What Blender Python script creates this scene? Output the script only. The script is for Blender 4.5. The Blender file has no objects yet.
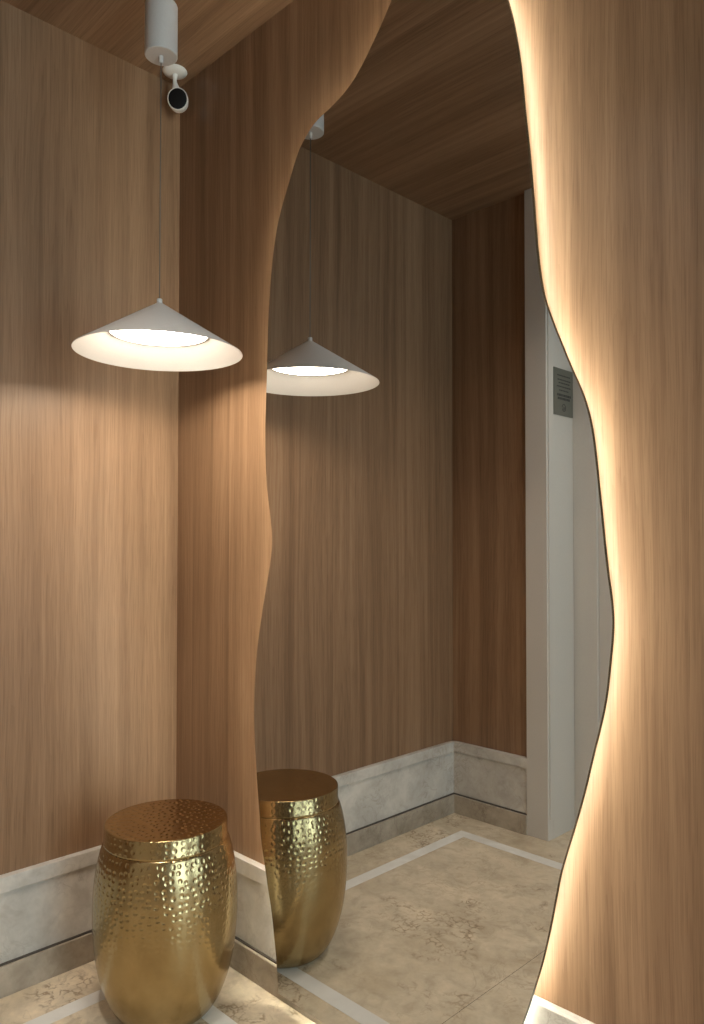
import bpy, bmesh, math, random
from mathutils import Vector, Matrix
from mathutils.geometry import tessellate_polygon

random.seed(7)
S = bpy.context.scene
COL = S.collection
PI = math.pi

# ------------------------------------------------------------------ measures (metres)
H = 2.4275            # ceiling
YO = -1.407           # wall facing the mirror
XR = 3.4              # far end of the corridor (glazed)
MY = -0.0526          # mirror front face
H0, H1, H2 = 0.2833, 0.2456, 0.0723     # stone baseboard: top, under cap, base course

# ------------------------------------------------------------------ materials
def new_mat(name):
    m = bpy.data.materials.new(name)
    m.use_nodes = True
    nt = m.node_tree
    nt.nodes.clear()
    out = nt.nodes.new('ShaderNodeOutputMaterial')
    b = nt.nodes.new('ShaderNodeBsdfPrincipled')
    nt.links.new(b.outputs[0], out.inputs[0])
    return m, nt, b

def nd(nt, t, **kw):
    n = nt.nodes.new(t)
    for k, v in kw.items():
        setattr(n, k, v)
    return n

def math_n(nt, op, a, b=None, c=None, clamp=False):
    n = nt.nodes.new('ShaderNodeMath')
    n.operation = op
    n.use_clamp = clamp
    for i, v in enumerate((a, b, c)):
        if v is None:
            continue
        if isinstance(v, (int, float)):
            n.inputs[i].default_value = v
        else:
            nt.links.new(v, n.inputs[i])
    return n.outputs[0]

def comb(nt, x, y, z=0.0):
    n = nt.nodes.new('ShaderNodeCombineXYZ')
    for i, v in enumerate((x, y, z)):
        if isinstance(v, (int, float)):
            n.inputs[i].default_value = v
        else:
            nt.links.new(v, n.inputs[i])
    return n.outputs[0]

def noise(nt, vec, scale=1.0, detail=3.0, rough=0.5, dist=0.0, col=False):
    n = nt.nodes.new('ShaderNodeTexNoise')
    n.inputs['Scale'].default_value = scale
    n.inputs['Detail'].default_value = detail
    n.inputs['Roughness'].default_value = rough
    n.inputs['Distortion'].default_value = dist
    nt.links.new(vec, n.inputs['Vector'])
    return n.outputs['Color' if col else 'Fac']

def ramp(nt, fac, stops, interp='LINEAR'):
    n = nt.nodes.new('ShaderNodeValToRGB')
    n.color_ramp.interpolation = interp
    e = n.color_ramp.elements
    while len(e) > 1:
        e.remove(e[-1])
    e[0].position = stops[0][0]
    c = stops[0][1]
    e[0].color = (*c, 1) if len(c) == 3 else c
    for p, c in stops[1:]:
        q = e.new(p)
        q.color = (*c, 1)
    nt.links.new(fac, n.inputs[0])
    return n.outputs[0]

def mix(nt, fac, a, b, mode='MIX'):
    n = nt.nodes.new('ShaderNodeMix')
    n.data_type = 'RGBA'
    n.blend_type = mode
    for idx, v in ((0, fac), (6, a), (7, b)):
        if isinstance(v, (int, float)):
            n.inputs[idx].default_value = v
        elif isinstance(v, tuple):
            n.inputs[idx].default_value = (*v, 1)
        else:
            nt.links.new(v, n.inputs[idx])
    return n.outputs[2]

def bump(nt, height, strength=0.2, dist=0.001):
    n = nt.nodes.new('ShaderNodeBump')
    n.inputs['Strength'].default_value = strength
    n.inputs['Distance'].default_value = dist
    nt.links.new(height, n.inputs['Height'])
    return n.outputs[0]

def obj_xyz(nt):
    tc = nt.nodes.new('ShaderNodeTexCoord')
    s = nt.nodes.new('ShaderNodeSeparateXYZ')
    nt.links.new(tc.outputs['Object'], s.inputs[0])
    return s.outputs[0], s.outputs[1], s.outputs[2]

def wood_mat(name, across, along, seed, tint=1.0, flip=0.0):
    """straight-grained oak veneer; across / along are 0, 1, 2 = object x, y, z"""
    m, nt, b = new_mat(name)
    xyz = obj_xyz(nt)
    u, v = xyz[across], xyz[along]
    # veneer leaves about 17 cm wide, alternately mirrored in tone
    leaf = math_n(nt, 'FLOOR', math_n(nt, 'DIVIDE', math_n(nt, 'ADD', u, 5.03 + flip), 0.172))
    wn = nd(nt, 'ShaderNodeTexWhiteNoise', noise_dimensions='1D')
    nt.links.new(math_n(nt, 'ADD', leaf, seed), wn.inputs['W'])
    rnd = wn.outputs['Value']
    off = math_n(nt, 'MULTIPLY', rnd, 37.0)
    # slow sideways wander of the grain
    wand = noise(nt, comb(nt, math_n(nt, 'MULTIPLY', u, 4.0), math_n(nt, 'MULTIPLY', v, 0.7), seed), 1.0, 2.0)
    u2 = math_n(nt, 'ADD', u, math_n(nt, 'MULTIPLY', math_n(nt, 'SUBTRACT', wand, 0.5), 0.05))
    band = noise(nt, comb(nt, math_n(nt, 'MULTIPLY', u2, 26.0), math_n(nt, 'MULTIPLY', v, 0.55), off), 1.0, 3.0, 0.55)
    streak = noise(nt, comb(nt, math_n(nt, 'MULTIPLY', u2, 120.0), math_n(nt, 'MULTIPLY', v, 1.6), off), 1.0, 4.0, 0.6)
    pore = noise(nt, comb(nt, math_n(nt, 'MULTIPLY', u2, 520.0), math_n(nt, 'MULTIPLY', v, 9.0), off), 1.0, 2.0, 0.6)
    # cathedral figure: nested arches stretched along the grain
    cu = math_n(nt, 'MULTIPLY', math_n(nt, 'SUBTRACT', math_n(nt, 'FRACT', math_n(nt, 'DIVIDE', math_n(nt, 'ADD', u2, 5.03 + flip), 0.344)), 0.5), 2.0)
    arch = math_n(nt, 'ADD', math_n(nt, 'MULTIPLY', math_n(nt, 'MULTIPLY', cu, cu), 3.0), math_n(nt, 'MULTIPLY', v, 0.9))
    arch = math_n(nt, 'ADD', arch, math_n(nt, 'MULTIPLY', band, 1.6))
    rings = math_n(nt, 'FRACT', math_n(nt, 'MULTIPLY', arch, 5.0))
    rings = math_n(nt, 'MULTIPLY', math_n(nt, 'POWER', rings, 3.0), 0.32)
    f = math_n(nt, 'ADD', math_n(nt, 'MULTIPLY', band, 0.66), math_n(nt, 'MULTIPLY', streak, 0.34))
    f = math_n(nt, 'SUBTRACT', f, math_n(nt, 'MULTIPLY', rings, 0.16))
    f = math_n(nt, 'ADD', f, math_n(nt, 'MULTIPLY', math_n(nt, 'SUBTRACT', rnd, 0.5), 0.09))
    c = ramp(nt, f, [(0.28, (0.184*tint, 0.102*tint, 0.054*tint)),
                     (0.43, (0.252*tint, 0.146*tint, 0.081*tint)),
                     (0.55, (0.308*tint, 0.183*tint, 0.104*tint)),
                     (0.72, (0.385*tint, 0.239*tint, 0.142*tint))])
    pm = ramp(nt, pore, [(0.36, (0.79, 0.76, 0.73)), (0.50, (1, 1, 1))])
    c = mix(nt, 0.75, c, pm, 'MULTIPLY')
    nt.links.new(c, b.inputs['Base Color'])
    b.inputs['Roughness'].default_value = 0.42
    b.inputs['Specular IOR Level'].default_value = 0.38
    nt.links.new(bump(nt, pore, 0.12, 0.0006), b.inputs['Normal'])
    return m

def stone_mat(name, base, dark, vein, seed, rough=0.3, veins=1.0, patches=1.0, scale=1.0, mottle=0.6):
    m, nt, b = new_mat(name)
    tc = nt.nodes.new('ShaderNodeTexCoord')
    mp = nt.nodes.new('ShaderNodeMapping')
    mp.inputs['Location'].default_value = (seed, seed*1.7, seed*0.3)
    mp.inputs['Scale'].default_value = (scale,)*3
    nt.links.new(tc.outputs['Object'], mp.inputs[0])
    P = mp.outputs[0]
    big = noise(nt, P, 4.5, 5.0, 0.6, 0.4)
    c = ramp(nt, big, [(0.32, dark), (0.50, base), (0.68, tuple(min(1, x*1.25) for x in base))])
    mott = noise(nt, P, 17.0, 4.0, 0.6, 0.8)
    c = mix(nt, mottle, c, ramp(nt, mott, [(0.34, (0.80, 0.77, 0.73)), (0.48, (1, 1, 1)), (0.66, (1.16, 1.15, 1.13))]), 'MULTIPLY')
    fine = noise(nt, P, 60.0, 4.0, 0.65)
    c = mix(nt, 0.5*mottle, c, ramp(nt, fine, [(0.3, (0.72, 0.70, 0.67)), (0.6, (1, 1, 1))]), 'MULTIPLY')
    # wandering thin veins: where a distorted noise crosses its middle
    warp = noise(nt, P, 3.0, 3.0, 0.6, 0.0, True)
    wv = nd(nt, 'ShaderNodeVectorMath', operation='MULTIPLY_ADD')
    nt.links.new(warp, wv.inputs[0])
    wv.inputs[1].default_value = (0.5, 0.5, 0.5)
    nt.links.new(P, wv.inputs[2])
    vn = noise(nt, wv.outputs[0], 5.5, 6.0, 0.62, 0.9)
    line = math_n(nt, 'ABSOLUTE', math_n(nt, 'SUBTRACT', vn, 0.5))
    line = math_n(nt, 'SUBTRACT', 1.0, math_n(nt, 'DIVIDE', line, 0.016), clamp=True)
    gate = ramp(nt, noise(nt, P, 4.0, 2.0), [(0.42, (0, 0, 0)), (0.55, (1, 1, 1))])
    lf = math_n(nt, 'MULTIPLY', math_n(nt, 'MULTIPLY', line, 0.65*veins), gate)
    c = mix(nt, lf, c, vein)
    # clusters of brown crackle round pale pebbles
    vo = nd(nt, 'ShaderNodeTexVoronoi', feature='DISTANCE_TO_EDGE')
    vo.inputs['Scale'].default_value = 46.0
    wob = nd(nt, 'ShaderNodeVectorMath', operation='MULTIPLY_ADD')
    nt.links.new(noise(nt, P, 22.0, 3.0, 0.6, 0.0, True), wob.inputs[0])
    wob.inputs[1].default_value = (0.045, 0.045, 0.045)
    nt.links.new(P, wob.inputs[2])
    nt.links.new(wob.outputs[0], vo.inputs['Vector'])
    brk = ramp(nt, noise(nt, P, 38.0, 3.0, 0.6), [(0.42, (0, 0, 0)), (0.56, (1, 1, 1))])
    cell = math_n(nt, 'SUBTRACT', 1.0, math_n(nt, 'DIVIDE', vo.outputs['Distance'], 0.17), clamp=True)
    cell = math_n(nt, 'MULTIPLY', cell, brk)
    cg = ramp(nt, noise(nt, P, 5.2, 3.0, 0.6, 0.5), [(0.53, (0, 0, 0)), (0.62, (1, 1, 1))])
    cf = math_n(nt, 'MULTIPLY', math_n(nt, 'MULTIPLY', cell, 0.75*patches), cg)
    c = mix(nt, cf, c, vein)
    nt.links.new(c, b.inputs['Base Color'])
    b.inputs['Roughness'].default_value = rough
    b.inputs['Specular IOR Level'].default_value = 0.4
    nt.links.new(bump(nt, fine, 0.05, 0.0005), b.inputs['Normal'])
    return m

def plain_mat(name, color, rough=0.5, metal=0.0, spec=0.5, speck=0.03):
    m, nt, b = new_mat(name)
    tc = nt.nodes.new('ShaderNodeTexCoord')
    n = noise(nt, tc.outputs['Object'], 220.0, 3.0)
    lo = tuple(x*(1-speck) for x in color)
    c = ramp(nt, n, [(0.35, lo), (0.65, color)])
    nt.links.new(c, b.inputs['Base Color'])
    b.inputs['Roughness'].default_value = rough
    b.inputs['Metallic'].default_value = metal
    b.inputs['Specular IOR Level'].default_value = spec
    return m

def emit_mat(name, color, strength):
    m, nt, b = new_mat(name)
    b.inputs['Base Color'].default_value = (0.9, 0.9, 0.88, 1)
    b.inputs['Emission Color'].default_value = (*color, 1)
    b.inputs['Emission Strength'].default_value = strength
    return m

def brass_mat(name, kind):
    m, nt, b = new_mat(name)
    x, y, z = obj_xyz(nt)
    v2 = nd(nt, 'ShaderNodeTexVoronoi', voronoi_dimensions='2D', feature='F1')
    v2.inputs['Scale'].default_value = 1.0
    if kind == 'side':
        ang = math_n(nt, 'ARCTAN2', y, x)
        u = math_n(nt, 'MULTIPLY', ang, 64/(2*PI))
        w = math_n(nt, 'DIVIDE', z, 0.0152)
        nt.links.new(comb(nt, u, w), v2.inputs['Vector'])
        v2.inputs['Randomness'].default_value = 0.55
        depth = ramp(nt, math_n(nt, 'DIVIDE', z, 0.44), [(0.0, (0.5,)*3), (0.06, (0.30,)*3), (0.16, (0.10,)*3), (0.42, (0.14,)*3), (0.60, (0.7,)*3), (0.70, (1, 1, 1))])
        lines = noise(nt, comb(nt, math_n(nt, 'MULTIPLY', ang, 1.2), math_n(nt, 'MULTIPLY', z, 150.0)), 1.0, 3.0, 0.6)
    elif kind == 'rim':
        ang = math_n(nt, 'ARCTAN2', y, x)
        nt.links.new(comb(nt, math_n(nt, 'MULTIPLY', ang, 56/(2*PI)), math_n(nt, 'DIVIDE', z, 0.0165)), v2.inputs['Vector'])
        v2.inputs['Randomness'].default_value = 0.4
        depth = None
        lines = noise(nt, comb(nt, math_n(nt, 'MULTIPLY', ang, 1.2), math_n(nt, 'MULTIPLY', z, 150.0)), 1.0, 3.0)
    else:
        nt.links.new(comb(nt, math_n(nt, 'DIVIDE', x, 0.0165), math_n(nt, 'DIVIDE', y, 0.0165)), v2.inputs['Vector'])
        v2.inputs['Randomness'].default_value = 0.6
        depth = None
        lines = noise(nt, comb(nt, math_n(nt, 'MULTIPLY', x, 40.0), math_n(nt, 'MULTIPLY', y, 40.0)), 1.0, 2.0)
    d = math_n(nt, 'DIVIDE', v2.outputs['Distance'], 0.50, clamp=True)
    dent = math_n(nt, 'SMOOTH_MIN', math_n(nt, 'MULTIPLY', math_n(nt, 'MULTIPLY', d, d), 1.9), 1.0, 0.25)             # a small round bowl in every cell
    if depth is not None:
        dent = math_n(nt, 'MULTIPLY', dent, depth)
    hgt = math_n(nt, 'ADD', dent, math_n(nt, 'MULTIPLY', lines, 0.06))
    nt.links.new(bump(nt, hgt, 0.85 if kind != 'top' else 0.9, 0.0012 if kind == 'side' else (0.0007 if kind == 'rim' else 0.0016)), b.inputs['Normal'])
    tc = nt.nodes.new('ShaderNodeTexCoord')
    tar = noise(nt, tc.outputs['Object'], 7.0, 4.0, 0.6, 0.4)
    if kind == 'top':
        c = ramp(nt, tar, [(0.3, (0.38, 0.25, 0.10)), (0.7, (0.47, 0.32, 0.14))])  # top tinted bronze: reflected walls put into the brass colour
    else:
        c = ramp(nt, tar, [(0.3, (0.36, 0.268, 0.132)), (0.7, (0.45, 0.345, 0.180))])
    nt.links.new(c, b.inputs['Base Color'])
    b.inputs['Metallic'].default_value = 1.0
    b.inputs['Roughness'].default_value = 0.23 if kind != 'top' else 0.24
    return m

M = {}
M['wood_left'] = wood_mat('oak veneer left', 1, 2, 3.0)
M['wood_back'] = wood_mat('oak veneer mirror wall', 0, 2, 11.0, 1.0, 0.05)
M['wood_front'] = wood_mat('oak veneer opposite wall', 0, 2, 23.0)
M['wood_ceiling'] = wood_mat('oak veneer ceiling', 1, 0, 31.0, 1.0)
M['floor'] = stone_mat('beige limestone', (0.70, 0.595, 0.45), (0.60, 0.495, 0.355), (0.25, 0.16, 0.085), 2.3, 0.32, 0.42, 1.1)
M['stone'] = stone_mat('grey beige limestone', (0.61, 0.575, 0.53), (0.52, 0.49, 0.445), (0.30, 0.25, 0.20), 7.1, 0.35, 0.6, 0.25, 1.0, 0.45)
M['stone_dark'] = stone_mat('taupe limestone', (0.42, 0.36, 0.29), (0.31, 0.26, 0.20), (0.20, 0.15, 0.11), 12.4, 0.35, 0.8, 0.5)
M['inlay'] = stone_mat('white marble', (0.84, 0.82, 0.78), (0.80, 0.78, 0.75), (0.55, 0.52, 0.47), 4.4, 0.3, 0.2, 0.0, 1.0, 0.12)
M['white_paint'] = plain_mat('warm white lacquer', (0.66, 0.62, 0.57), 0.45)
M['groove'] = plain_mat('dark joint', (0.085, 0.072, 0.06), 0.8)
M['white_metal'] = plain_mat('matt white powder coat', (0.66, 0.64, 0.62), 0.5)
M['white_plastic'] = plain_mat('white plastic', (0.78, 0.76, 0.72), 0.35)
M['black_gloss'] = plain_mat('black gloss plastic', (0.008, 0.008, 0.009), 0.4, 0.0, 0.25)
M['lens'] = plain_mat('dark lens glass', (0.02, 0.02, 0.022), 0.05)
M['cable'] = plain_mat('grey steel cable', (0.16, 0.145, 0.13), 0.5, 0.2)
M['plate'] = plain_mat('grey engraved metal', (0.21, 0.21, 0.18), 0.4, 0.4)
M['engraving'] = plain_mat('dark engraving', (0.06, 0.06, 0.055), 0.6)
M['board'] = plain_mat('mirror backing', (0.10, 0.09, 0.08), 0.7)
M['glass_edge'] = plain_mat('green glass edge', (0.010, 0.017, 0.010), 0.25)
M['steel_rail'] = plain_mat('aluminium profile', (0.55, 0.54, 0.52), 0.35, 0.9)
M['brass_side'] = brass_mat('hammered brass side', 'side')
M['brass_rim'] = brass_mat('hammered brass rim', 'rim')
M['brass_top'] = brass_mat('hammered brass top', 'top')
M['diffuser'] = emit_mat('lit diffuser', (1.0, 0.89, 0.72), 38.0)
M['led'] = emit_mat('warm led strip', (1.0, 0.95, 0.77), 58.0)

m, nt, b = new_mat('silvered mirror')
b.inputs['Base Color'].default_value = (0.65, 0.65, 0.64, 1)
b.inputs['Metallic'].default_value = 1.0
b.inputs['Roughness'].default_value = 0.0
M['mirror'] = m

m = bpy.data.materials.new('window glass')
m.use_nodes = True
nt = m.node_tree
nt.nodes.clear()
o_ = nt.nodes.new('ShaderNodeOutputMaterial')
mx = nt.nodes.new('ShaderNodeMixShader')
tr = nt.nodes.new('ShaderNodeBsdfTransparent')
gl = nt.nodes.new('ShaderNodeBsdfGlossy')
gl.inputs['Roughness'].default_value = 0.02
tr.inputs['Color'].default_value = (0.93, 0.97, 0.95, 1)
fr = nt.nodes.new('ShaderNodeFresnel')
nt.links.new(fr.outputs[0], mx.inputs[0])
nt.links.new(tr.outputs[0], mx.inputs[1])
nt.links.new(gl.outputs[0], mx.inputs[2])
nt.links.new(mx.outputs[0], o_.inputs[0])
M['glass'] = m

# ------------------------------------------------------------------ geometry helpers
def link(name, bm, mats, parent=None, loc=(0, 0, 0), smooth=False, autosmooth=None):
    me = bpy.data.meshes.new(name)
    bmesh.ops.recalc_face_normals(bm, faces=bm.faces[:])
    bm.to_mesh(me)
    bm.free()
    if not isinstance(mats, (list, tuple)):
        mats = [mats]
    for mt in mats:
        me.materials.append(M[mt])
    if smooth:
        for p in me.polygons:
            p.use_smooth = True
    o = bpy.data.objects.new(name, me)
    COL.objects.link(o)
    o.location = loc
    if parent:
        o.parent = parent
    if smooth and autosmooth:
        try:
            me.set_sharp_from_angle(angle=math.radians(autosmooth))
        except Exception:
            pass
    return o

def empty(name, loc, label, cat, group=None):
    o = bpy.data.objects.new(name, None)
    o.empty_display_size = 0.05
    COL.objects.link(o)
    o.location = loc
    o['label'] = label
    o['category'] = cat
    if group:
        o['group'] = group
    return o

def box(bm, x0, x1, y0, y1, z0, z1, bev=0.0, mi=0):
    vs = [bm.verts.new(p) for p in ((x0, y0, z0), (x1, y0, z0), (x1, y1, z0), (x0, y1, z0),
                                    (x0, y0, z1), (x1, y0, z1), (x1, y1, z1), (x0, y1, z1))]
    fs = [bm.faces.new([vs[i] for i in f]) for f in
          ((0, 3, 2, 1), (4, 5, 6, 7), (0, 1, 5, 4), (1, 2, 6, 5), (2, 3, 7, 6), (3, 0, 4, 7))]
    for f in fs:
        f.material_index = mi
    if bev:
        es = {e for f in fs for e in f.edges}
        bmesh.ops.bevel(bm, geom=list(es), offset=bev, segments=2, profile=0.5, affect='EDGES')
    return bm

def B(*a, **k):
    return box(bmesh.new(), *a, **k)

def lathe(bm, prof, seg=64, mat=None, cap0=True, cap1=True):
    """revolve (radius, z) pairs round z; mat is an optional Matrix"""
    rings = []
    for r, z in prof:
        if r < 1e-6:
            rings.append([bm.verts.new((0, 0, z))])
        else:
            rings.append([bm.verts.new((r*math.cos(2*PI*i/seg), r*math.sin(2*PI*i/seg), z)) for i in range(seg)])
    for a, c in zip(rings, rings[1:]):
        for i in range(seg):
            j = (i+1) % seg
            if len(a) == 1 and len(c) == 1:
                continue
            if len(a) == 1:
                bm.faces.new((a[0], c[i], c[j]))
            elif len(c) == 1:
                bm.faces.new((a[i], a[j], c[0]))
            else:
                bm.faces.new((a[i], a[j], c[j], c[i]))
    if cap0 and len(rings[0]) > 1:
        bm.faces.new(rings[0][::-1])
    if cap1 and len(rings[-1]) > 1:
        bm.faces.new(rings[-1])
    if mat is not None:
        bmesh.ops.transform(bm, matrix=mat, verts=[v for r in rings for v in r])
    return bm

def cr(pts, n):
    """open Catmull-Rom through pts, n samples per span"""
    out = []
    P = [pts[0]] + list(pts) + [pts[-1]]
    for i in range(1, len(P)-2):
        p0, p1, p2, p3 = P[i-1], P[i], P[i+1], P[i+2]
        for k in range(n):
            t = k/n
            out.append(tuple(0.5*((2*p1[d]) + (-p0[d]+p2[d])*t + (2*p0[d]-5*p1[d]+4*p2[d]-p3[d])*t*t
                                  + (-p0[d]+3*p1[d]-3*p2[d]+p3[d])*t**3) for d in range(len(p1))))
    out.append(tuple(pts[-1]))
    return out

def struct(name, bm, mats, parent=None, **k):
    o = link(name, bm, mats, parent, **k)
    if parent is None:
        o['kind'] = 'structure'
    return o

# ------------------------------------------------------------------ the room
T = 0.1
XD0, XD1 = 0.4483, 1.45       # lift doorway in the wall facing the mirror
YD = -1.58                    # door leaves
struct('floor', B(-T, XR+T, YO-0.32, T, -T, 0), 'floor')
struct('ceiling', B(-T, XR+T, YO-0.32, T, H, H+T), 'wood_ceiling')
struct('wall_left', B(-T, 0, YO-0.32, T, 0, H), 'wood_left')
struct('wall_back', B(0, XR, 0, T, 0, H), 'wood_back')
wf = bmesh.new()
box(wf, 0, 0.366, YO-0.10, YO, 0, H)
box(wf, XD1+0.09, XR, YO-0.10, YO, 0, H)
box(wf, XD0-0.085, XD1+0.09, YO-0.10, YO, 2.30, H)
struct('wall_front', wf, 'wood_front')
# far end: a wide glazed shopfront that lets the daylight in
wr = bmesh.new()
box(wr, XR, XR+T, YO-0.1, -1.22, 0, H)
box(wr, XR, XR+T, -0.16, T, 0, H)
box(wr, XR, XR+T, -1.22, -0.16, 2.30, H)
box(wr, XR, XR+T, -1.22, -0.16, 0, 0.10)
struct('wall_right', wr, 'white_paint')
w1 = bmesh.new()
for a in ((-1.22, -1.17, 0.10, 2.30), (-0.21, -0.16, 0.10, 2.30), (-1.17, -0.21, 0.10, 0.16), (-1.17, -0.21, 2.24, 2.30)):
    box(w1, XR+0.02, XR+0.08, a[0], a[1], a[2], a[3], 0.003)
win = struct('window_1', w1, 'white_paint')
link('pane', B(XR+0.045, XR+0.055, -1.17, -0.21, 0.16, 2.24), 'glass', win)

# stone baseboards: recessed face, projecting cap and projecting base course
def baseboard(name, axis, a0, a1, wall, s, cut=None):
    """axis 'y': runs along y on the plane x=wall (s=+1 into the room); axis 'x': along x on y=wall"""
    def bx(d0, d1, z0, z1, bev=0.0, mi=0):
        bm = bmesh.new()
        lo, hi = sorted((wall+s*d0, wall+s*d1))
        if axis == 'y':
            box(bm, lo, hi, a0, a1, z0, z1, bev, mi)
        else:
            box(bm, a0, a1, lo, hi, z0, z1, bev, mi)
        return bm
    o = struct(name, bx(0, 0.0135, 0, H1), 'stone')
    link('cap_course', bx(0, 0.0205, H1, H0, 0.0015), 'stone', o)
    link('shadow_joint', bx(0, 0.0190, H2, H2+0.004), 'groove', o)  # dark strip: the shade of the thin gap put into its colour
    link('base_course', bx(0, 0.0265, 0, H2, 0.0015), 'stone_dark', o)
    return o
baseboard('baseboard_left', 'y', YO, 0, 0, 1)
baseboard('baseboard_back', 'x', 0.0, XR, 0, -1)
baseboard('baseboard_front', 'x', 0.0, 0.360, YO, 1)

# white marble inlay border let into the floor (mitred corners)
def quad_slab(pts, z0, z1):
    bm = bmesh.new()
    lo = [bm.verts.new((x, y, z0)) for x, y in pts]
    hi = [bm.verts.new((x, y, z1)) for x, y in pts]
    n = len(pts)
    bm.faces.new(hi)
    bm.faces.new(lo[::-1])
    for i in range(n):
        bm.faces.new((lo[i], lo[(i+1) % n], hi[(i+1) % n], hi[i]))
    return bm
xo, xi, yo0, yi0, yo1, yi1 = 0.1598, 0.2032, -0.1515, -0.1975, -1.2495, -1.2035
XE = XR-0.16
z0_, z1_ = -0.004, 0.0006
struct('trim_1', quad_slab([(xo, yo1), (xi, yi1), (xi, yi0), (xo, yo0)], z0_, z1_), 'inlay')
struct('trim_2', quad_slab([(xo+.0006, yo0), (xi+.0006, yi0), (XE, yi0), (XE, yo0)], z0_, z1_), 'inlay')
struct('trim_3', quad_slab([(xo+.0006, yo1), (XE, yo1), (XE, yi1), (xi+.0006, yi1)], z0_, z1_), 'inlay')
# hairline joints between the floor slabs
j = bmesh.new()
for xj in (0.83, 1.46, 2.09, 2.72):
    box(j, xj-0.0004, xj+0.0004, yi1, yi0, -0.002, 0.0003)
for xj in (1.30, 1.93, 2.56):
    box(j, xj-0.0006, xj+0.0006, yo0, -0.0265, -0.002, 0.0003)
struct('trim_4', j, 'groove')

# lift doorway: white casing, deep reveal, white door leaves
cs = bmesh.new()
box(cs, 0.3581, XD0, YO-0.02, YO+0.020, 0, H, 0.002)
box(cs, XD1, XD1+0.09, YO-0.02, YO+0.020, 0, H, 0.002)
box(cs, XD0, XD1, YO-0.02, YO+0.020, 2.16, H, 0.002)
struct('trim_5', cs, 'white_paint')
rv = bmesh.new()
box(rv, XD0-0.05, XD0, YD-0.02, YO-0.02, 0, 2.16)
box(rv, XD1, XD1+0.05, YD-0.02, YO-0.02, 0, 2.16)
box(rv, XD0, XD1, YD-0.02, YO-0.02, 2.16, 2.21)
box(rv, XD0-0.001, XD0+0.006, YO-0.020, YO+0.012, 0.075, 2.16, 0.002)      # slim bead along the reveal
struct('trim_6', rv, 'white_paint')
dr = bmesh.new()
box(dr, XD0, 0.545, YD-0.03, YD, 0, 2.16, 0.002)
d1 = struct('door_1', dr, 'white_paint')
lf = bmesh.new()
box(lf, 0.545, 0.945, YD-0.055, YD-0.015, 0.005, 2.15, 0.002)
link('door_leaf', lf, 'white_paint', d1)
lf = bmesh.new()
box(lf, 0.9475, XD1, YD-0.055, YD-0.015, 0.005, 2.15, 0.002)
link('door_leaf', lf, 'white_paint', d1)

# engraved plate on the reveal
t = empty('notice_plate', (XD0+0.001, -1.5075, 1.660), 'small grey engraved notice plate on the white door reveal, seen in the mirror', 'sign')
link('plate', B(-0.001, 0.003, -0.070, 0.070, -0.089, 0.089, 0.001), 'plate', t)
for k, (za, hw, hh) in enumerate(((0.062, 0.046, 0.0022), (0.046, 0.050, 0.0022), (0.034, 0.042, 0.0022), (0.020, 0.050, 0.0022), (0.006, 0.034, 0.0022),
                                  (-0.012, 0.052, 0.0045), (-0.025, 0.044, 0.0045))):
    bm = bmesh.new()
    random.seed(k+3)
    p = -hw
    while p < hw-0.004:                      # illegible lettering: short strokes of uneven length
        q_ = min(hw, p+random.uniform(0.005, 0.016))
        box(bm, 0.0028, 0.0036, p, q_, za-hh, za+hh)
        p = q_+0.003
    link('text_line', bm, 'engraving', t)
bm = bmesh.new()
for a0, a1, r in ((0.2, 5.9, 0.013), (2.6, 6.9, 0.006)):
    n = 26
    ring = []
    for i in range(n+1):
        a = a0+(a1-a0)*i/n
        for rr in (r-0.0014, r+0.0014):
            ring.append((rr*math.cos(a), rr*math.sin(a)-0.058))
    for i in range(n):
        q4 = [ring[2*i], ring[2*i+1], ring[2*i+3], ring[2*i+2]]
        v0 = [bm.verts.new((0.0028, y, z)) for y, z in q4]
        v1 = [bm.verts.new((0.0036, y, z)) for y, z in q4]
        bm.faces.new(v1)
        bm.faces.new(v0[::-1])
        for w in range(4):
            bm.faces.new((v0[w], v0[(w+1) % 4], v1[(w+1) % 4], v1[w]))
link('emblem', bm, 'engraving', t)

# ------------------------------------------------------------------ wavy back-lit mirror
LEFT = [(0.5262, 0.037), (0.5189, 0.1094), (0.5102, 0.1632), (0.4995, 0.2215), (0.4849, 0.2746), (0.4717, 0.3289), (0.4607, 0.3708), (0.4533, 0.4379), (0.444, 0.5075), (0.4356, 0.5908), (0.4313, 0.6582), (0.4317, 0.7139), (0.435, 0.7712), (0.4417, 0.8247), (0.4516, 0.8768), (0.4653, 0.9372), (0.4785, 0.9887), (0.4916, 1.04), (0.4982, 1.0819), (0.4973, 1.1157), (0.491, 1.1539), (0.4836, 1.1922), (0.476, 1.2418), (0.4715, 1.2976), (0.4708, 1.3663), (0.4735, 1.4343), (0.4766, 1.4981), (0.4792, 1.5927), (0.4842, 1.6665), (0.4915, 1.7396), (0.5008, 1.7922), (0.5145, 1.848), (0.5348, 1.8963), (0.561, 1.9466), (0.592, 2.0028), (0.622, 2.0310), (0.651, 2.0479), (0.685, 2.0575), (0.7181, 2.0664), (0.7506, 2.0790), (0.7819, 2.0987), (0.8074, 2.1226), (0.8349, 2.152), (0.857, 2.1776), (0.8832, 2.2114)]
TOP = [(0.913, 2.250), (0.948, 2.295), (0.988, 2.330), (1.030, 2.338), (1.070, 2.315), (1.103, 2.255), (1.130, 2.175), (1.149, 2.115)]
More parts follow.
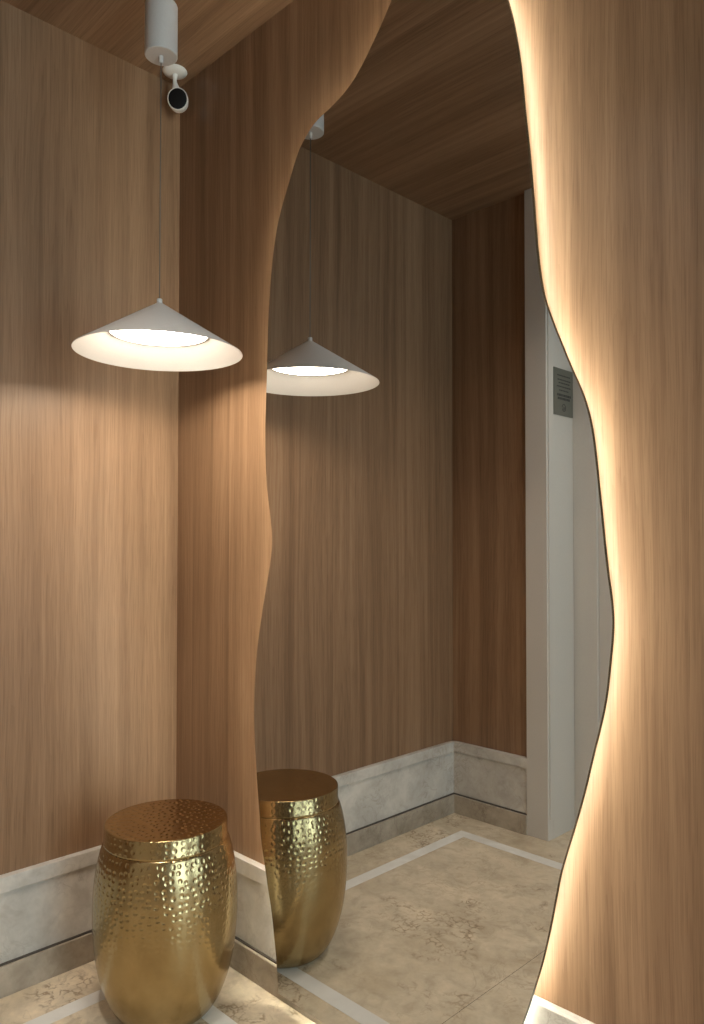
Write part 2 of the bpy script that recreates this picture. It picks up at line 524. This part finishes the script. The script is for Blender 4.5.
RIGHT = [(1.1629, 2.0686), (1.1726, 2.0315), (1.1798, 1.9941), (1.187, 1.9504), (1.1916, 1.9104), (1.196, 1.8623), (1.199, 1.8352), (1.2054, 1.7793), (1.2105, 1.7243), (1.2147, 1.6754), (1.2197, 1.6107), (1.2269, 1.5516), (1.2349, 1.5116), (1.2451, 1.481), (1.2632, 1.4349), (1.2857, 1.3805), (1.3052, 1.3365), (1.3178, 1.2941), (1.3250, 1.2516), (1.3297, 1.2082), (1.3335, 1.1709), (1.338, 1.1278), (1.342, 1.0855), (1.3465, 1.046), (1.3515, 1.0096), (1.3548, 0.9819), (1.3553, 0.9567), (1.3530, 0.9258), (1.3492, 0.8918), (1.3450, 0.8549), (1.3395, 0.8234), (1.3312, 0.7882), (1.3215, 0.7516), (1.3114, 0.7109), (1.3025, 0.6763), (1.2894, 0.6308), (1.2733, 0.58), (1.2605, 0.5382), (1.2507, 0.4923), (1.2395, 0.4375), (1.2257, 0.3804), (1.2106, 0.331), (1.1976, 0.2907), (1.1850, 0.2556), (1.170, 0.210), (1.155, 0.155), (1.146, 0.100), (1.142, 0.037)]
# resample evenly, then smooth lightly so the traced points do not facet the outline
def resample(pts, step):
    out = [pts[0]]
    acc = 0.0
    for p, q in zip(pts, pts[1:]):
        d = math.dist(p, q)
        while d > 0 and acc+d >= step:
            t_ = (step-acc)/d
            p = (p[0]+(q[0]-p[0])*t_, p[1]+(q[1]-p[1])*t_)
            out.append(p)
            d = math.dist(p, q)
            acc = 0.0
        acc += d
    out.append(pts[-1])
    return out
SIDE = resample(cr(LEFT+TOP+RIGHT, 8), 0.008)
for _ in range(3):
    SIDE = [SIDE[0]]+[((a[0]+2*b_[0]+c[0])/4, (a[1]+2*b_[1]+c[1])/4) for a, b_, c in zip(SIDE, SIDE[1:], SIDE[2:])]+[SIDE[-1]]
def inset(path, d):
    out = []
    for i in range(len(path)):
        a = path[max(0, i-4)]
        c = path[min(len(path)-1, i+4)]
        tx, tz = c[0]-a[0], c[1]-a[1]
        l = math.hypot(tx, tz)
        out.append((path[i][0]+d*tz/l, path[i][1]-d*tx/l))   # path runs clockwise: interior on its right
    for _ in range(6):
        out = [out[0]]+[((a[0]+2*b_[0]+c[0])/4, (a[1]+2*b_[1]+c[1])/4) for a, b_, c in zip(out, out[1:], out[2:])]+[out[-1]]
    return out
def plate(bm, outline, y0, y1, mi_front=0, mi_side=0):
    f = [bm.verts.new((x, y0, z)) for x, z in outline]
    k = [bm.verts.new((x, y1, z)) for x, z in outline]
    n = len(outline)
    for t3 in tessellate_polygon([[Vector((x, z, 0)) for x, z in outline]]):
        bm.faces.new([f[i] for i in t3]).material_index = mi_front
        bm.faces.new([k[i] for i in t3[::-1]]).material_index = mi_side
    for i in range(n):
        s_ = bm.faces.new((f[i], k[i], k[(i+1) % n], f[(i+1) % n]))
        s_.material_index = mi_side
wm = empty('wall_mirror', (0.85, 0.0, 0.037), 'tall wavy-edged wall mirror glowing with warm light behind its rim', 'mirror')
def shift(path):
    return [(x-0.85, z-0.037) for x, z in path]
bm = bmesh.new()
plate(bm, shift(SIDE), MY, MY+0.008, 0, 1)
link('mirror_glass', bm, ['mirror', 'glass_edge'], wm)
INS = [p for p in inset(SIDE, 0.0295) if p[1] > 0.079]
bm = bmesh.new()
plate(bm, shift(INS), MY+0.0083, -0.0234)
link('backing_board', bm, 'board', wm)
for hx, hz in ((0.62, 0.50), (1.10, 0.50), (0.68, 1.55), (1.05, 1.75)):
    link('standoff', B(hx-0.87, hx-0.83, -0.0240, -0.0002, hz-0.057, hz-0.017, 0.001), 'steel_rail', wm)
OUT = [p for p in inset(SIDE, 0.028) if p[1] > 0.085]
def ribbon(bm, path, off, y0, y1):
    a = shift(path)
    c = shift(inset(path, off))
    for i in range(len(a)-1):
        pts = []
        for (p, q) in ((a[i], a[i+1]), (c[i], c[i+1])):
            pts.append((p, q))
        (p, q), (r, s_) = pts
        vs = [bm.verts.new(w) for w in ((p[0], y0, p[1]), (q[0], y0, q[1]), (q[0], y1, q[1]), (p[0], y1, p[1]),
                                        (r[0], y0, r[1]), (s_[0], y0, s_[1]), (s_[0], y1, s_[1]), (r[0], y1, r[1]))]
        for f in ((0, 1, 2, 3), (4, 7, 6, 5), (0, 4, 5, 1), (3, 2, 6, 7)):
            bm.faces.new([vs[k] for k in f])
    bmesh.ops.remove_doubles(bm, verts=bm.verts[:], dist=0.00002)
bm = bmesh.new()
ribbon(bm, OUT, 0.001, MY+0.0205, MY+0.0290)
led = link('light_strip', bm, 'led', wm)
link('light_strip', B(0.575-0.85, 1.105-0.85, MY+0.0110, MY+0.0160, 0.0770-0.037, 0.0782-0.037), 'led', wm)

# ------------------------------------------------------------------ hammered brass drum stool
st = empty('drum_stool', (0.335, -0.235, 0.0), 'hammered brass drum stool standing in the corner beside the mirror', 'stool')
prof_pts = [(0.086, 0.0), (0.099, 0.003), (0.112, 0.014), (0.1275, 0.038), (0.1430, 0.076), (0.1545, 0.118), (0.1615, 0.165), (0.1650, 0.210), (0.1655, 0.245),
            (0.1645, 0.285), (0.1605, 0.325), (0.1545, 0.360), (0.1460, 0.390), (0.1405, 0.3975)]
bm = bmesh.new()
lathe(bm, [(0.0, 0.0)]+cr(prof_pts, 5), 128, cap1=True)
link('body', bm, 'brass_side', st, smooth=True, autosmooth=50)
bm = bmesh.new()
lathe(bm, [(0.1385, 0.3965), (0.1412, 0.3970), (0.1424, 0.3985), (0.1420, 0.4020), (0.1412, 0.4040), (0.1410, 0.4355), (0.1402, 0.4380), (0.1384, 0.4390), (0.1372, 0.4390), (0.1372, 0.3965)], 128, cap0=False, cap1=False)
link('rim_band', bm, 'brass_rim', st, smooth=True, autosmooth=50)
bm = bmesh.new()
lathe(bm, [(0.0, 0.4390), (0.05, 0.4390), (0.1, 0.4390), (0.1372, 0.4390), (0.1372, 0.432), (0.0, 0.432)], 128)
link('top', bm, 'brass_top', st, smooth=True, autosmooth=40)

# ------------------------------------------------------------------ pendant lamp
LX, LY = 0.3727, -0.2855
pl = empty('pendant_lamp', (LX, LY, H), 'white cone pendant lamp with glowing disc hanging on a thin cable above the stool', 'lamp')
bm = bmesh.new()
lathe(bm, [(0.0, 2.219-H), (0.0355, 2.219-H), (0.0372, 2.2205-H), (0.0372, 2.337-H), (0.0360, 2.340-H), (0.0, 2.340-H)], 64)
cy_ = link('canopy', bm, 'white_metal', pl, smooth=True, autosmooth=35)
bm = bmesh.new()
lathe(bm, [(0.0, 2.340-H), (0.018, 2.340-H), (0.018, 0.0), (0.0, 0.0)], 48)
link('mount', bm, 'white_metal', cy_, smooth=True, autosmooth=35)
bm = bmesh.new()
lathe(bm, [(0.0, 2.2035-H), (0.0045, 2.2035-H), (0.0050, 2.205-H), (0.0050, 2.219-H)], 24)
link('cord_grip', bm, 'white_metal', cy_, smooth=True, autosmooth=35)
bm = bmesh.new()
lathe(bm, [(0.0012, 1.650-H), (0.0012, 2.206-H)], 12)
link('cord', bm, 'cable', pl, smooth=True)
ZR, ZA = 1.527, 1.6420
bm = bmesh.new()
k_ = (0.190-0.006)/(ZA-ZR)
lathe(bm, [(0.006, ZA-H), (0.190, ZR-H+0.0006), (0.1903, ZR-H-0.0004), (0.1893, ZR-H-0.0006),
           (0.1125, ZR-H+(0.1893-0.1125)/k_-0.0018), (0.1127, ZR-H+(0.1893-0.1127)/k_+0.0005), (0.008, ZA-H-0.0045)], 128, cap0=True, cap1=True)
sh = link('lamp_shade', bm, 'white_metal', pl, smooth=True, autosmooth=28)
bm = bmesh.new()
lathe(bm, [(0.0, ZA-H-0.002), (0.0062, ZA-H-0.002), (0.0062, ZA-H+0.008), (0.0055, ZA-H+0.0095), (0.0, ZA-H+0.0095)], 24)
link('cord_ferrule', bm, 'white_metal', sh, smooth=True, autosmooth=35)
bm = bmesh.new()
lathe(bm, [(0.0, 1.5715-H), (0.1085, 1.5715-H), (0.1100, 1.5725-H), (0.1080, 1.5750-H), (0.0, 1.5750-H)], 96)
link('diffuser', bm, 'diffuser', pl, smooth=True, autosmooth=40)
bm = bmesh.new()
lathe(bm, [(0.1100, 1.5708-H), (0.1128, 1.5708-H), (0.1128, 1.5745-H), (0.1100, 1.5745-H), (0.1100, 1.5708-H)], 96, cap0=False, cap1=False)
link('retaining_ring', bm, 'white_metal', pl, smooth=True, autosmooth=40)

# ------------------------------------------------------------------ security camera in the ceiling corner
sc_ = empty('security_camera', (0.058, -0.054, H), 'small white security camera with black face hanging from the ceiling in the corner', 'camera')
bm = bmesh.new()
lathe(bm, [(0.0, 0.0), (0.0335, 0.0), (0.0345, -0.002), (0.032, -0.006), (0.024, -0.0095), (0.012, -0.012), (0.0, -0.0125)], 64)
link('mount_base', bm, 'white_plastic', sc_, smooth=True, autosmooth=60)
# the body: a tear-drop seen face on, its long axis hanging and its face to the doorway, slightly downwards
fw = Vector((0.74, -0.66, -0.10)).normalized()
up = (Vector((0, 0, 1)) - fw*fw.z).normalized()
rt = up.cross(fw).normalized()
BC = Vector((0.011, 0.004, -0.0865))         # centre of the head relative to the mount
def frame_mat(c):
    return Matrix(((rt.x, up.x, fw.x, c.x), (rt.y, up.y, fw.y, c.y), (rt.z, up.z, fw.z, c.z), (0, 0, 0, 1)))
bm = bmesh.new()
lathe(bm, [(0.0, -0.028), (0.010, -0.027), (0.0185, -0.022), (0.0230, -0.013), (0.0245, -0.002), (0.0245, 0.006), (0.0240, 0.0078), (0.0228, 0.0082), (0.0222, 0.0070), (0.0, 0.0070)], 64)
bmesh.ops.transform(bm, matrix=frame_mat(BC) @ Matrix.Diagonal((1.16, 1.27, 1.15, 1.0)), verts=bm.verts[:])
hd = link('head', bm, 'white_plastic', sc_, smooth=True, autosmooth=50)
bm = bmesh.new()
lathe(bm, [(0.0223, 0.0060), (0.0222, 0.0075), (0.018, 0.0088), (0.008, 0.0096), (0.0, 0.0098)], 64, cap0=True)
bmesh.ops.transform(bm, matrix=frame_mat(BC) @ Matrix.Diagonal((1.16, 1.27, 1.15, 1.0)), verts=bm.verts[:])
fc = link('face', bm, 'black_gloss', hd, smooth=True, autosmooth=60)
bm = bmesh.new()
lathe(bm, [(0.0072, 0.0085), (0.0072, 0.0105), (0.0062, 0.0112), (0.0055, 0.0100), (0.003, 0.0103), (0.0, 0.0104)], 40, cap0=True)
bmesh.ops.transform(bm, matrix=frame_mat(BC), verts=bm.verts[:])
link('lens', bm, 'lens', hd, smooth=True, autosmooth=40)
# neck: flared stalk from the mount down into the head
bm = bmesh.new()
path = cr([Vector((0, 0, -0.010)), Vector((0.0, 0.0, -0.020)), Vector((0.0, 0.0, -0.030)), Vector((0.0005, 0.002, -0.042)), Vector((0.0015, 0.0065, -0.056)), Vector((0.002, 0.0115, -0.071))], 5)
rad = [p_[0] for p_ in cr([(0.0095,), (0.0065,), (0.0058,), (0.0083,), (0.0135,), (0.0168,)], 5)]
rings = []
for p_, r_ in zip(path, rad):
    rings.append([bm.verts.new((p_[0]+r_*math.cos(2*PI*i/24), p_[1]+r_*math.sin(2*PI*i/24), p_[2])) for i in range(24)])
for a_, c_ in zip(rings, rings[1:]):
    for i in range(24):
        bm.faces.new((a_[i], a_[(i+1) % 24], c_[(i+1) % 24], c_[i]))
bm.faces.new(rings[0])
bm.faces.new(rings[-1][::-1])
link('neck', bm, 'white_plastic', sc_, smooth=True, autosmooth=60)

# ------------------------------------------------------------------ light
W = bpy.data.worlds.new('sky')
S.world = W
W.use_nodes = True
bg = W.node_tree.nodes['Background']
bg.inputs['Color'].default_value = (0.74, 0.89, 1.0, 1)
bg.inputs['Strength'].default_value = 7.6
pt = bpy.data.lights.new('window_portal', 'AREA')
pt.shape = 'RECTANGLE'
pt.size, pt.size_y = 0.96, 2.08
pt.cycles.is_portal = True
po = bpy.data.objects.new('window_portal', pt)
COL.objects.link(po)
po.location = (XR+0.09, -0.69, 1.20)
po.rotation_euler = Vector((-1, 0, 0)).to_track_quat('-Z', 'Y').to_euler()

def assumed_downlight(x, y, power, color, cone=125):  # ceiling spot, unseen and assumed, added for the general light; no fixture
    l = bpy.data.lights.new('assumed_downlight', 'SPOT')
    l.energy = power
    l.color = color
    l.spot_size = math.radians(cone)
    l.spot_blend = 1.0
    l.shadow_soft_size = 0.04
    o = bpy.data.objects.new('assumed_downlight', l)
    COL.objects.link(o)
    o.location = (x, y, H-0.01)
    return o
assumed_downlight(1.02, -0.95, 62, (1.0, 0.91, 0.80))
assumed_downlight(1.95, -0.75, 55, (1.0, 0.91, 0.80), 88)

# ------------------------------------------------------------------ camera
cd = bpy.data.cameras.new('camera')
co = bpy.data.objects.new('camera', cd)
COL.objects.link(co)
yaw, pit, rol = math.radians(44.98), math.radians(1.265), math.radians(0.0459)
f0 = Vector((-math.sin(yaw), math.cos(yaw), 0))
R_ = Vector((math.cos(yaw), math.sin(yaw), 0))
U_ = Vector((0, 0, 1))
F = f0*math.cos(pit)+U_*math.sin(pit)
U2 = U_*math.cos(pit)-f0*math.sin(pit)
Rr = R_*math.cos(rol)+U2*math.sin(rol)
Ur = U2*math.cos(rol)-R_*math.sin(rol)
co.matrix_world = Matrix(((Rr.x, Ur.x, -F.x, 1.9219), (Rr.y, Ur.y, -F.y, -1.2067), (Rr.z, Ur.z, -F.z, 1.09), (0, 0, 0, 1)))
cd.sensor_fit = 'VERTICAL'
cd.sensor_height = 36.0
cd.lens = 761.743/1024*36.0
cd.shift_y = 13.6657/1024
cd.clip_start = 0.02
S.camera = co

S.view_settings.view_transform = 'Standard'
S.view_settings.look = 'None'
S.view_settings.gamma = 1.0
S.view_settings.exposure = 0.0
S.view_settings.use_curve_mapping = False
S.cycles.use_denoising = True
S.cycles.max_bounces = 12
S.cycles.diffuse_bounces = 6
S.cycles.glossy_bounces = 6
S.cycles.sample_clamp_indirect = 6.0
